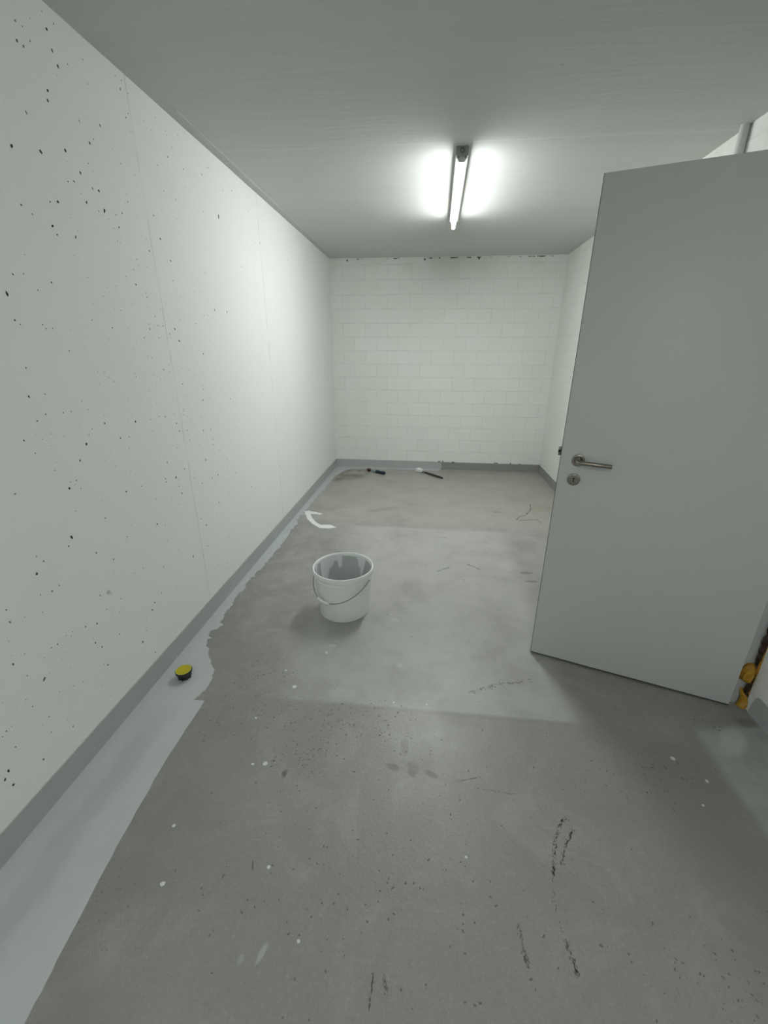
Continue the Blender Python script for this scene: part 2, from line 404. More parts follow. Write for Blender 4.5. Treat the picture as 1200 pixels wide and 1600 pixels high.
# dark grit
D = [(-.543, 1.135, 9), (-.486, 1.088, 11), (-.014, .788, 6), (.011, .791, 6), (-.056, .697, 6), (-.042, .711, 5), (-.214, .716, 6), (.151, .731, 6), (.149, .694, 5), (.513, .703, 7),
     (-.15, 1.296, 7), (-.12, 1.348, 5), (-.426, 1.394, 4), (-.38, 1.376, 4), (-.217, 1.413, 4), (.901, 1.263, 6), (.949, 1.269, 8), (.99, 1.23, 6), (.876, 1.261, 5), (.858, 1.495, 5),
     (.536, 1.382, 4), (.58, .677, 4), (.692, .689, 4), (.711, .69, 4), (.151, .647, 4), (-.011, .562, 5), (.167, .555, 5), (.145, .557, 5), (.181, .56, 5), (.314, .616, 5), (.32, .598, 4),
     (.055, .858, 6), (.166, .852, 4), (.188, .815, 5), (.295, .986, 4), (.13, .989, 4), (.262, 1.267, 4), (-.404, 1.203, 6), (-.379, 1.206, 5), (-.224, .488, 5), (.888, .694, 5),
     (.809, .632, 4), (.893, .671, 4), (-.464, .698, 6), (-.437, .684, 5), (-.61, .71, 5), (-.719, .987, 6), (-.94, 1.341, 5), (-.819, 1.669, 5), (-.832, 1.635, 5), (-.723, 1.694, 4),
     (-.863, 1.213, 7), (-.856, 1.189, 6), (-.734, 1.325, 5), (-.687, 1.28, 5), (-.706, 1.363, 5), (-1.105, 1.151, 7), (-1.081, 1.114, 5), (1.19, 1.525, 6), (1.22, 1.52, 5), (1.25, 1.49, 6), (1.262, 1.475, 6), (1.275, 1.495, 5),
     (-.78, 1.60, 5), (-.75, 1.58, 5), (-.735, 1.63, 4), (-.88, 1.68, 5), (-.86, 1.55, 4), (.76, 3.25, 7), (.73, 3.3, 6), (.28, 2.62, 8), (.02, 2.78, 6), (-.12, 2.55, 6), (.17, 3.32, 9),
     (.88, 3.35, 8), (.91, 3.3, 8), (-.05, 1.95, 5), (.35, 1.95, 5), (-.2, 2.15, 6)]
for x, y, r in D: film(bm, blob(x, y, r * .00048, random.uniform(1, 2.2), random.uniform(0, 3), 7, .35), .0007, 4)
film(bm, blob(-.484, .784, .0028, 5, -1.2, 8, .1), .0008, 4)
for k in range(620):                       # clustered fine grit
    cx, cy, sx, sy = random.choice([(-.77, 1.33, .08, .09), (-.42, 1.35, .16, .06), (-.2, 1.33, .12, .07), (.1, .75, .3, .18), (.9, 1.25, .12, .06), (.85, .68, .14, .08), (-.45, 1.15, .08, .08), (-.75, 1.6, .07, .08), (.2, 1.2, .35, .18), (-.4, .7, .2, .15)])
    x, y = random.gauss(cx, sx), random.gauss(cy, sy)
    if x < -.93 or y > 1.9 or x > 1.4 or y < .35: continue
    film(bm, blob(x, y, random.uniform(.0008, .0026), random.uniform(1, 2.4), random.uniform(0, 3), 6, .35), .0006, 4)
def dotted(path, n, wd, r0, r1, mi=4):
    segs = list(zip(path, path[1:]))
    for k in range(n):
        a, b = random.choice(segs); t = random.random()
        x = a[0] + (b[0] - a[0]) * t + random.gauss(0, wd); y = a[1] + (b[1] - a[1]) * t + random.gauss(0, wd)
        film(bm, blob(x, y, random.uniform(r0, r1), random.uniform(1.2, 3), math.atan2(b[1] - a[1], b[0] - a[0]) + random.gauss(0, .3), 6, .3), .0006, mi)
arc1 = [(.519, 1.038), (.49, 1.008), (.463, .961), (.441, .897), (.428, .853), (.418, .803), (.414, .758)]
dotted(arc1[:5], 105, .0032, .0007, .002, 4); dotted(arc1[3:], 30, .003, .0007, .0016, 4)
dotted([(.532, 1.002), (.508, .97), (.482, .929), (.464, .891)], 75, .0028, .0007, .0018, 4)
dotted([(.414, .758), (.416, .72), (.422, .69)], 10, .003, .0006, .0013, 4)
dotted([(.301, .727), (.304, .69), (.307, .662), (.314, .634)], 45, .003, .0007, .0019, 4)
dotted([(.425, .70), (.429, .665), (.433, .635)], 50, .003, .0007, .0019, 4)
dotted([(-.084, .585), (-.084, .556), (-.086, .51)], 40, .0014, .0006, .0014, 4)
dotted([(-.056, .583), (-.046, .55)], 30, .003, .0006, .0014, 4)
dotted([(.235, 1.570), (.382, 1.640), (.545, 1.690)], 60, .006, .001, .003, 5)
dotted([(.16, 1.13), (.25, 1.155)], 25, .001, .0008, .0014, 5); dotted([(.22, 1.11), (.36, 1.10)], 25, .0012, .0008, .0014, 5)
for path in ([(1.073, 4.272), (1.06, 4.18), (1.042, 4.097), (.99, 4.0), (.968, 3.946), (.90, 3.90), (.854, 3.815), (.884, 3.80), (1.041, 3.837), (1.078, 3.746)], [(.33, 2.85), (.42, 2.78)], [(.1, 2.72), (.2, 2.80)]):
    for a, b in zip(path, path[1:]):
        d = math.hypot(b[0] - a[0], b[1] - a[1])
        for k in range(int(d / .012)):
            t = k / (d / .012); film(bm, blob(a[0] + (b[0] - a[0]) * t, a[1] + (b[1] - a[1]) * t, random.uniform(.002, .0055), 2.2, math.atan2(b[1] - a[1], b[0] - a[0]), 6, .3), .0006, 4)
fl = link('floor', bm, [M['floor'], M['fpaint'], M['white_paint'], M['white_drop'], M['scuff'], M['scuff_l']])
tag(fl, 'worn grey screed floor with painted edge strip, scuffs and white drops', 'floor', kind='structure')

# ------------------------------------------------------------------ left wall: cast concrete with real air holes
PITS = "1.656,2.42,5 1.522,2.324,4 1.543,2.322,3 1.661,2.371,3 1.673,2.338,4 1.721,2.367,2 1.603,2.247,5 1.594,2.218,4 1.494,2.147,3 1.723,2.218,2 1.831,2.248,3 2.002,2.341,3 1.409,2.035,4 1.516,2.059,5 1.625,2.102,5 1.754,2.169,4 1.78,2.189,2 2.328,2.363,3 2.276,2.309,3 2.177,2.246,2 2.393,2.433,2 2.406,2.306,3 2.596,2.345,3 2.677,2.4,3 1.995,2.151,2 1.675,2.056,4 1.635,2.019,3 1.754,2.027,5 1.722,2.025,3 1.54,1.935,5 1.676,1.97,4 1.764,1.968,5 1.39,1.886,3 1.866,1.986,3 1.826,1.971,2 1.493,1.856,4 2.294,2.151,3 2.085,2.034,3 2.109,1.951,4 2.007,1.883,3 2.74,2.195,6 1.832,1.931,3 1.586,1.845,3 1.423,1.871,2 2.199,2.156,2 2.838,2.347,2 2.964,2.382,3 3.197,2.337,3 3.36,2.19,4 1.504,1.834,3 1.556,2.373,2 1.533,2.373,3 1.64,2.47,4 1.995,2.425,3 1.975,2.454,2 2.011,2.458,2 2.779,2.47,2 1.651,2.458,2 1.693,2.452,2 1.606,2.01,2 1.506,1.925,2 1.915,2.037,2 1.26,1.632,5 1.261,1.562,3 1.276,1.551,2 1.355,1.555,2 1.365,1.543,2 1.297,1.688,2 1.334,1.695,2 1.372,1.655,2 1.433,1.685,3 1.601,1.722,2 1.818,1.758,2 1.877,1.791,2 2.166,1.873,4 1.872,1.736,4 1.931,1.712,3 1.935,1.696,3 2.159,1.791,2 2.491,1.877,3 2.995,1.985,3 3.413,1.96,2 3.978,2.195,3 2.549,1.695,4 2.704,1.697,4 2.418,1.658,3 2.459,1.661,3 2.317,1.612,3 2.11,1.576,5 2.135,1.523,4 2.063,1.552,3 2.017,1.584,3 1.968,1.621,2 1.913,1.567,3 1.864,1.53,3 2.167,1.62,2 1.675,1.56,3 2.352,1.463,4 1.964,1.395,3 2.102,1.32,3 1.89,1.448,2 1.254,1.427,2 1.236,1.343,3 1.296,1.345,2 1.438,1.307,2 1.347,1.279,2 1.381,1.278,2 1.278,1.283,2 1.241,1.267,2 1.524,1.215,3 1.699,1.195,5 1.59,1.146,3 1.641,1.141,2 1.801,1.135,2 1.865,1.194,2 1.913,1.185,3 1.988,1.19,2 2.079,1.2,3 2.086,1.04,3 2.01,1.1,3 1.993,1.142,3 2.276,1.224,4 2.298,1.28,3 2.354,1.225,2 2.502,1.256,2 2.608,1.197,4 2.677,1.08,2 2.281,1.148,2 2.235,1.063,4 2.328,0.999,3 2.385,0.921,3 1.412,1.158,5 1.366,1.107,4 1.291,1.026,5 1.328,1.044,2 1.556,0.928,3 1.415,0.865,3 1.291,0.941,2 1.706,0.72,4 1.996,0.908,4 1.913,0.886,5 2.327,0.783,4 2.464,0.85,3 2.256,0.786,3 1.864,0.975,3 2.216,0.903,4 2.562,0.729,3 2.141,0.787,3 1.939,0.796,4 1.851,0.799,2 1.733,0.835,2 1.654,0.922,3 1.829,0.905,3 1.177,1.217,3 1.202,1.172,2 1.098,1.069,2 2.295,0.62,4 2.12,0.545,4 2.072,0.602,3 2.098,0.422,3 1.942,0.434,4 2.04,0.39,3 1.406,0.689,3 1.246,0.858,5 1.225,0.833,3 1.332,0.755,3 1.12,0.828,2 1.102,0.856,2 1.085,0.801,4 1.074,0.728,2 1.25,0.491,4 1.31,0.516,2 1.299,0.587,3 1.639,0.387,3 1.764,0.351,2 1.58,0.374,3 1.554,0.351,4 1.556,0.57,2 1.691,0.505,2 0.961,0.746,2 0.959,0.704,3 1.342,0.374,2 1.49,0.284,3 1.2,0.513,3 1.117,0.716,3 1.147,0.721,2 2.776,0.572,5 3.384,0.565,5 3.993,0.554,4 2.078,1.093,3 2.151,1.107,2 2.132,1.139,2 2.318,1.057,3 2.325,0.967,3 2.261,1.028,2 1.831,0.888,3 1.924,0.838,3 2.071,0.839,2 2.455,0.791,2 2.178,1.719,2 0.998,0.45,4 0.926,0.573,3 1.078,0.529,3 1.221,0.424,4 1.244,0.387,3 1.248,0.295,3 1.453,0.249,4 1.514,0.141,3 0.909,0.19,3 0.805,0.209,5 0.808,0.266,4 0.791,0.25,4 0.972,0.312,2 0.962,0.252,2 0.849,0.318,2 1.225,0.161,2 0.843,0.39,2 1.038,0.197,2"
holes = []
for t in PITS.split():
    y, z, c = map(float, t.split(',')); c = int(c)
    holes.append((y, z, {2: .0021, 3: .0028, 4: .0036, 5: .0044, 6: .0062}[c], c))
holes.append((1.346, .565, .012, 7))
def clear(y, z, r): return all((y - h[0]) ** 2 + (z - h[1]) ** 2 > (2.6 * (r + h[2])) ** 2 for h in out)
out = []
for h in sorted(holes, key=lambda h: -h[2]):
    if BB + .02 < h[1] < H - .02 and clear(h[0], h[1], h[2]): out.append(h)
tries = 0
while len(out) < 1250 and tries < 20000:
    tries += 1
    y = random.uniform(.55, 5.3); z = random.uniform(.16, 2.44)
    dn = noise.noise(Vector((y * 1.6, z * 1.6, 3.1))) + .9 * math.exp(-((y - 2.25) / .5) ** 2 - ((z - 1.1) / .6) ** 2) - .15 - (y > 3.4) * .25
    if random.random() > dn + .34: continue
    r = random.choice((.0009, .0011, .0014, .0018))
    if clear(y, z, r): out.append((y, z, r, 1))
vs = []; ed = []; fc = []
def rectv():
    ys = [YF, YB]; return [(YF, 0), (YB, 0), (YB, H), (YF, H)]
for y, z in rectv(): vs.append(Vector((y, z)))
ed = [(0, 1), (1, 2), (2, 3), (3, 0)]
loops = []
for (y, z, r, c) in out:
    n = 12 if c > 5 else (8 if c >= 3 else 6); el = random.uniform(1.0, 1.9); an = random.gauss(PI / 2, .6)
    lp = blob(y, z, r, el, an, n, .22 if c < 7 else .12)
    i0 = len(vs); vs += [Vector(p) for p in lp]; fc.append(list(range(i0, i0 + n))); loops.append((i0, n, r, c))
V2, E2, F2, ov, oe, of = geometry.delaunay_2d_cdt(vs, ed, fc, 0, 1e-6)
bm = bmesh.new()
bv = [bm.verts.new((XL, v.x, v.y)) for v in V2]
o2n = {}
for ni, olist in enumerate(ov):
    for o_ in olist: o2n[o_] = ni
for f, o_ in zip(F2, of):
    if o_: continue
    try: bm.faces.new([bv[i] for i in f])
    except ValueError: pass
for (i0, n, r, c) in loops:
    rim = [bv[o2n[i0 + k]] for k in range(n)]
    dep = r * (2.0 if c < 6 else .8); mi = 1 if (c >= 4 and c < 7) or (c == 3 and random.random() < .55) or (c == 2 and random.random() < .25) else (2 if c < 7 else 0)
    ce = sum((v.co for v in rim), Vector()) / n
    bot = [bm.verts.new(ce + (v.co - ce) * .72 + Vector((-dep, 0, 0))) for v in rim]
    try:
        for k in range(n):
            f = bm.faces.new((rim[k], rim[(k + 1) % n], bot[(k + 1) % n], bot[k])); f.material_index = mi
        f = bm.faces.new(bot); f.material_index = mi
    except ValueError: pass
# plug ring in the filled tie hole
lathe(bm, [(.0035, .0), (.0095, .0), (.0095, .0022), (.0045, .0028), (.0035, 0)], 12, Matrix.Translation((XL - .0095, 1.346, .565)) @ Matrix.Rotation(PI / 2, 4, 'Y'), 0)
T = XL - .15                                   # body behind the face
a = [bm.verts.new(p) for p in ((XL, YF, 0), (XL, YB, 0), (XL, YB, H), (XL, YF, H))]
b = [bm.verts.new((T, p.co.y, p.co.z)) for p in a]
for i in range(4): bm.faces.new((a[i], a[(i + 1) % 4], b[(i + 1) % 4], b[i]))
bm.faces.new(b)
wl = link('wall_left', bm, [M['wall_l'], M['pit'], M['pit_grey']], smooth='raw')
tag(wl, 'long white painted concrete wall on the left, full of small dark air holes', 'wall', kind='structure')

# ------------------------------------------------------------------ other walls, ceiling
bm = bmesh.new(); box(bm, XL - .15, XR + .15, YB, YB + .15, 0, H)
tag(link('wall_back', bm, M['wall_b']), 'white painted block wall at the far end of the room', 'wall', kind='structure')
OY0, OY1, OZ = 1.618, 2.53, 2.115
bm = bmesh.new()
box(bm, XR, XR + .14, OY1, YB, 0, H)
box(bm, XR, XR + .14, OY0, OY1, OZ, H)
box(bm, XR, XR + .14, YF, OY0, 0, H)
tag(link('wall_right', bm, M['wall_r']), 'white painted block wall on the right behind the open door', 'wall', kind='structure')
bm = bmesh.new(); box(bm, XL - .15, XR + .15, YF - .15, YF, 0, H)
tag(link('wall_front', bm, M['wall_p']), 'white wall closing the room behind the viewer', 'wall', kind='structure')
bm = bmesh.new()
box(bm, CX1, CX1 + .15, .6, 3.6, 0, H); box(bm, XR + .14, CX1, .45, .6, 0, H); box(bm, XR + .14, CX1, 3.6, 3.75, 0, H)
tag(link('wall_corridor', bm, M['wall_p']), 'white corridor walls beyond the door opening', 'wall', kind='structure')
bm = bmesh.new(); box(bm, XL - .15, CX1 + .15, YF - .15, YB + .15, H, H + .15)
tag(link('ceiling', bm, M['ceil']), 'off-white painted concrete ceiling with faint board lines', 'ceiling', kind='structure')
bm = bmesh.new()                               # shallow ridge left by the formwork along the left wall
box(bm, -1.196, -1.187, 2.30, YB, H - .0035, H, 0, .001)
tag(link('trim_2', bm, M['ceil']), 'thin raised ridge on the ceiling along the left wall', 'ceiling ridge', kind='structure')
bm = bmesh.new()                               # crumbly joint where the back wall meets the ceiling
for k in range(26):
    x = random.uniform(XL + .05, XR - .05); r = random.uniform(.003, .009)
    box(bm, x - r * random.uniform(1, 6), x + r, YB - .003, YB, H - .011 - r, H - .009, 1 if k % 3 else 0)
for x in (-1.03, -.13, .48): box(bm, x - .009, x + .009, YB - .004, YB, H - .034, H - .016, 1)
tag(link('trim_3', bm, [M['conduit'], M['pit']]), 'dark broken gaps in the joint between back wall and ceiling', 'wall joint', kind='structure')

# baseboards (painted upstands)
bm = bmesh.new(); box(bm, XL, XL + .004, YF, YB, 0, BB, 0)
tag(link('baseboard_left', bm, M['base']), 'grey painted upstand along the foot of the left wall', 'baseboard', kind='structure')
bm = bmesh.new(); box(bm, XL, .165, YB - .004, YB, 0, BB, 0)
pts3 = [(.165, 0), (.165, BB), (.150, BB)]
box(bm, .165, XR, YB - .0035, YB, 0, BB - .003, 1)
for k in range(30):
    z = BB * k / 30; box(bm, .16, .165 + random.uniform(.0, .012) + .03 * (k > 18) * (k - 18) / 12 * -0.5 + .012, YB - .0045, YB, z, z + BB / 30, 0)
for x in (.146, .158, .20, .33, .345, .88, .905, 1.08, 1.2): box(bm, x - .008, x + .008, YB - .0055, YB, BB - .006, BB + random.uniform(.004, .012), 2)
box(bm, .32, .34, YB - .0055, YB, BB - .02, BB + .004, 2)
tag(link('baseboard_back', bm, [M['base_l'], M['base_d'], M['scuff']]), 'back wall upstand, fresh grey paint left, old darker paint right', 'baseboard', kind='structure')
bm = bmesh.new()
box(bm, XR - .004, XR, OY1 + .02, YB, 0, BB, 0)
tag(link('baseboard_right', bm, M['base_d']), 'old grey upstand along the right wall beyond the door', 'baseboard', kind='structure')
bm = bmesh.new()                               # near part, its end cut slanting beside the door post
prof = [(YF, 0), (1.592, 0), (1.588, .05), (1.575, .098), (1.562, .104), (YF, .104)]
A = [bm.verts.new((XR, y, z)) for y, z in prof]; B = [bm.verts.new((XR - .004, y, z)) for y, z in prof]
bm.faces.new(A); bm.faces.new(B)
for i in range(len(prof)): bm.faces.new((A[i], A[(i + 1) % len(prof)], B[(i + 1) % len(prof)], B[i]))
tag(link('baseboard_near', bm, M['base']), 'grey upstand on the right wall in front of the door post', 'baseboard', kind='structure')

# ------------------------------------------------------------------ steel door frame
bm = bmesh.new()
box(bm, 1.405, 1.56, 1.645, 1.69, 0, 2.112, 0, .002)
box(bm, 1.43, 1.56, 2.475, 2.52, 0, 2.112, 0, .002)
box(bm, 1.43, 1.56, 1.69, 2.475, 2.072, 2.112, 0, .002)
tag(link('trim_1', bm, M['frame'], smooth=True), 'pale grey steel door frame set in the right wall', 'door frame', kind='structure')

# ------------------------------------------------------------------ door leaf with hardware
DW, DH, DT = .850, 2.070, .040
d = empty('door_1', (.576, 1.890, 0), math.atan2(1.617 - 1.890, 1.381 - .576))
tag(d, 'tall plain light grey door standing open on the right with steel lever', 'door', kind='structure')
bm = bmesh.new(); box(bm, .0022, DW, 0, DT, .012, DH, 0, .0012)
leaf = link('door_leaf', bm, M['door'], d, True)
bm = bmesh.new(); box(bm, 0, .0022, .0012, DT, .009, DH); box(bm, .0022, DW, .0015, DT - .001, .006, .012)  # dark strips stand for the rebate shadow and the shaded bottom gap
tag(link('edge_shade', bm, M['door_edge'], d), 'dark strip painted as the shade at the door edge and bottom gap')
# lever
lx, lz = .0735, 1.043
Rx = Matrix.Rotation(PI / 2, 4, 'X')          # local z of the lathe -> door -y (towards the room)
bm = bmesh.new(); lathe(bm, [(0, 0), (.0262, 0), (.0262, .006), (.0252, .0085), (.0225, .0095), (.0165, .0095), (.0150, .0085), (.0110, .0085), (.0105, .012), (0, .012)], 40, Matrix.Translation((lx, 0, lz)) @ Rx)
ros = link('lever_rose', bm, M['steel'], d, True)
bm = bmesh.new()
pts = [(lx, -.009, lz), (lx, -.022, lz), (lx, -.034, lz)]
for k in range(1, 9):
    t = k / 8 * PI / 2; pts.append((lx + .018 * (1 - math.cos(t)), -.034 - .018 * math.sin(t), lz))
pts += [(lx + .06, -.052, lz - .001), (lx + .128, -.052, lz - .003), (lx + .1295, -.052, lz - .003)]
tube(bm, pts, [.0092] * (len(pts) - 1) + [.0082], 20)
link('lever_handle', bm, M['steel'], d, True)
kx, kz = .0675, .957
bm = bmesh.new(); lathe(bm, [(0, 0), (.0262, 0), (.0262, .006), (.0252, .0085), (.0225, .0095), (.0185, .0095), (.0178, .0085), (0, .0085)], 40, Matrix.Translation((kx, 0, kz)) @ Rx)
kr = link('keyhole_rose', bm, M['steel'], d, True)
bm = bmesh.new()
lathe(bm, [(0, .0084), (.0042, .0084), (.0042, .0092), (0, .0092)], 16, Matrix.Translation((kx, 0, kz + .005)) @ Rx)
box(bm, kx - .0022, kx + .0022, -.0092, -.0084, kz - .011, kz + .004)
tag(link('keyhole', bm, M['black_hole'], kr), 'black keyhole')
for s in (-1, 1):
    bm = bmesh.new(); lathe(bm, [(0, .0092), (.0018, .0092), (.0016, .0100), (0, .0100)], 10, Matrix.Translation((kx + s * .0135, 0, kz)) @ Rx)
    link('screw', bm, M['wire'], kr, True)
bm = bmesh.new(); box(bm, -.012, 0, .014, .026, 1.054, 1.092, 0, .0015)
lb = link('latch_bolt', bm, M['steel'], d, True)
bm = bmesh.new(); box(bm, -.0125, -.0005, .0125, .0275, 1.068, 1.079, 0, .0008)
tag(link('latch_groove', bm, M['black_hole'], lb), 'dark slot of the latch bolt')
for z in (.25, 1.80):
    bm = bmesh.new(); tube(bm, [(DW + .004, DT - .004, z - .045), (DW + .004, DT - .004, z + .045)], .007, 14)
    link('hinge', bm, M['steel'], d, True)

# ------------------------------------------------------------------ foam in the gap of the frame
def lump(bm, pts, seg=10, jit=.25, mi=0):
    rings = []
    for (c, ra, rb) in pts:
        rings.append([bm.verts.new((c[0] + ra * math.cos(2 * PI * k / seg) * random.uniform(1 - jit, 1 + jit),
                                    c[1] + rb * math.sin(2 * PI * k / seg) * random.uniform(1 - jit, 1 + jit), c[2] + random.gauss(0, .0015))) for k in range(seg)])
    for A, B in zip(rings, rings[1:]):
        for k in range(seg): bm.faces.new((A[k], A[(k + 1) % seg], B[(k + 1) % seg], B[k])).material_index = mi
    bm.faces.new(rings[0]); bm.faces.new(rings[-1])
fm = empty('foam_filling', (1.47, 1.622, 0))
tag(fm, 'amber expanding foam with a brown core darkened as gap shade, squeezed in the gap beside the door frame', 'foam')
off = Vector((-1.47, -1.622, 0))
def loc_lump(name, pts, mt, **k):
    bm = bmesh.new(); lump(bm, [(Vector(c) + off, a, b) for c, a, b in pts], **k)
    return link(name, bm, mt, fm)
loc_lump('foam_core', [((1.470 + random.uniform(-.004, .006), 1.6315, .002 + z * .02), .036, .0135) for z in range(104)], M['foam_d'], jit=.07)  # core colour darkened to give the shade inside the gap
tag(loc_lump('foam_blob', [((1.440, 1.636, .130), .008, .008), ((1.428, 1.634, .140), .020, .018), ((1.418, 1.632, .155), .024, .024), ((1.414, 1.630, .172), .026, .026), ((1.418, 1.632, .190), .025, .023),
                       ((1.422, 1.634, .208), .022, .020), ((1.428, 1.636, .222), .012, .010)], M['foam_a'], jit=.36, seg=11), 'bulging amber foam blob')
tag(loc_lump('foam_blob', [((1.440, 1.624, .002), .020, .022), ((1.442, 1.624, .014), .017, .020), ((1.444, 1.626, .030), .016, .017), ((1.445, 1.628, .046), .015, .015), ((1.440, 1.634, .060), .013, .012),
                       ((1.430, 1.638, .075), .009, .008), ((1.426, 1.642, .090), .003, .003)], M['foam_a'], jit=.28, seg=9), 'amber foam lump at the foot of the gap')
tag(loc_lump('foam_bead', [((1.452 + .003 * math.sin(z), 1.620, .075 + z * .030), .006, .004) for z in range(60)], M['foam_a'], jit=.4, seg=7), 'thin yellow bead along the wall side')

# ------------------------------------------------------------------ conduit above the door
bm = bmesh.new()
tube(bm, [(XR - .020, 2.690, .104), (XR - .020, 2.690, H)], .020, 20)
for z in (.5, 1.4, 2.25): box(bm, XR - .010, XR, 2.664, 2.716, z, z + .016, 0, .001)
tag(link('cable_duct', bm, M['conduit'], smooth=True), 'painted cable duct running down the right wall above the door', 'cable duct')

# ------------------------------------------------------------------ fluorescent batten
def batten(loc, rz, label, pre=''):
    lm = empty('ceiling_light', loc, rz)
    tag(lm, label, 'ceiling light')
    bm = bmesh.new(); box(bm, -.033, .033, -.622, .622, -.038, 0, 0, .003)
    link('lamp_body', bm, M['lamp_body'], lm, True)
    bm = bmesh.new()
    tube(bm, [(0, -.600, -.080), (0, .600, -.080)], .013, 24)
    for f in bm.faces:                       # side and top bands dimmed to weaken the glow on the ceiling
        nz = (f.calc_center_median().z + .080) / .013
        f.material_index = 0 if nz < -.30 else (1 if nz < .2 else 2)
    link('fluorescent_tube', bm, [M[pre + 'tube'], M[pre + 'tube_side'], M[pre + 'tube_top']], lm, True)
    for s in (-1, 1):
        ya, yb = sorted((s * .635, s * .622))
        bm = bmesh.new(); box(bm, -.034, .034, ya, yb, -.040, 0, 0, .003)
        cp = link('end_cap', bm, M['lamp_grey'], lm, True)
        outl = [(-.027, -.034), (-.027, -.042), (-.022, -.052), (-.016, -.062), (-.008, -.067), (.008, -.067), (.016, -.062), (.022, -.052), (.027, -.042), (.027, -.034)]
        bm = bmesh.new()
        A = [bm.verts.new((x, s * .622, z)) for x, z in outl]; B = [bm.verts.new((x, s * .600, z)) for x, z in outl]
        bm.faces.new(A); bm.faces.new(B)
        for i in range(len(outl)): bm.faces.new((A[i], A[(i + 1) % 10], B[(i + 1) % 10], B[i]))
        link('lamp_holder', bm, M['lamp_body'], lm)
        bm = bmesh.new()
        lathe(bm, [(.0085, 0), (.0125, 0), (.0125, .002), (.0085, .002), (.0085, 0)], 24, Matrix.Translation((0, s * .6352, -.019)) @ Matrix.Rotation(-s * PI / 2, 4, 'X'))
        tag(link('knockout_ring', bm, M['lamp_dark'], cp), 'dark round cable knockout')
        for xs in (-.018, .018):
            bm = bmesh.new(); box(bm, xs - .003, xs + .003, s * .6235 - .0015, s * .6235 + .0015, -.047, -.041)
            link('clip', bm, M['lamp_dark'], cp)
batten((.120, 3.420, H), math.radians(-.55), 'lit fluorescent batten lamp with a bare tube in the middle of the ceiling')
batten((.100, -1.15, H), 0, 'added bare-tube fill lamp on the ceiling, unseen behind the viewer', 'rear_')  # unseen lamp added to brighten the door front and the bucket

# ------------------------------------------------------------------ bucket
bk = empty('paint_bucket', (-.4717, 2.1867, 0), 0)
tag(bk, 'white plastic paint bucket with grey paint inside, standing mid-floor', 'bucket')
BH = .296
bm = bmesh.new()
lathe(bm, [(0, .004), (.140, .004), (.142, 0), (.1475, .001), (.149, .006), (.1655, .225), (.1665, .240), (.1705, .242), (.1715, .247), (.1690, .250), (.1695, .262),
           (.1775, .264), (.1794, .270), (.1790, .290), (.1765, .2955), (.1725, .296), (.1695, .292), (.1680, .284), (.1655, .262), (.1630, .225), (.1455, .012), (0, .008)], 72)
body = link('bucket_body', bm, M['plastic'], bk, True)
bm = bmesh.new()
def rin(z): return .1455 + (.1630 - .1455) * (z - .012) / .213 if z < .225 else .163 + (.168 - .163) * (z - .225) / .059
prof = [(0, .016), (.1435, .016)]
for z in (.03, .08, .13, .18, .225, .255, .276): prof.append((rin(z) - .0010, z))
lathe(bm, prof, 72)
tag(link('paint_residue', bm, M['residue'], bk, True), 'grey paint coating the inside of the bucket')
# paler drips running down inside from the rim; angle (deg, 0 = +x, 90 = away from viewer), width deg, bottom z
def drips(segs):
    bm = bmesh.new()
    for (a0, a1, fn) in segs:
        n = max(3, int((a1 - a0) / 1.6)); cols = []
        for i in range(n + 1):
            an = a0 + (a1 - a0) * i / n; zb = fn((an - a0) / (a1 - a0)) + random.gauss(0, .005); t = math.radians(an); col = []
            for k in range(7):
                z = .286 + (zb - .286) * k / 6; r = rin(z) - .0024
                col.append(bm.verts.new((r * math.cos(t), r * math.sin(t), z)))
            cols.append(col)
        for A, B in zip(cols, cols[1:]):
            for k in range(6): bm.faces.new((A[k], A[k + 1], B[k + 1], B[k]))
    return bm
def curve(*p):
    def f(t):
        for (t0, z0), (t1, z1) in zip(p, p[1:]):
            if t <= t1: return z0 + (z1 - z0) * (t - t0) / max(1e-6, t1 - t0)
        return p[-1][1]
    return f
bm = drips([(103, 160, curve((0, .265), (.03, .205), (.15, .200), (.20, .245), (.30, .250), (.40, .225), (.52, .21), (.62, .17), (.74, .12), (.90, .10), (1, .13)))])
tag(link('paint_drip', bm, M['drip'], bk, True), 'broad pale paint run below the rim on the left')
bm = drips([(46, 70, curve((0, .26), (.12, .225), (.28, .19), (.40, .150), (.52, .16), (.60, .215), (.8, .225), (1, .268)))])
tag(link('paint_drip', bm, M['drip'], bk, True), 'narrow pale paint run below the rim on the right')
bm = drips([(172, 188, curve((0, .27), (.5, .225), (1, .26)))])
tag(link('paint_drip', bm, M['drip'], bk, True), 'small pale paint patch at the left of the rim')
bm = bmesh.new()
ax = math.radians(-20)                          # direction of the pivots
A_, O_ = Vector((math.cos(ax), math.sin(ax), 0)), Vector((math.sin(ax), -math.cos(ax), 0))
aw, ow, dn, zp = .1800, .1800, .112, .252
wp = []
for k in range(41):
    t = PI * k / 40
    s_ = math.sin(t); wp.append(A_ * (aw * math.cos(t)) + O_ * (ow * s_) + Vector((0, 0, zp - dn * s_ ** 1.15)))
tube(bm, wp, .0022, 8)
link('wire_handle', bm, M['wire'], bk, True)
bm = bmesh.new()
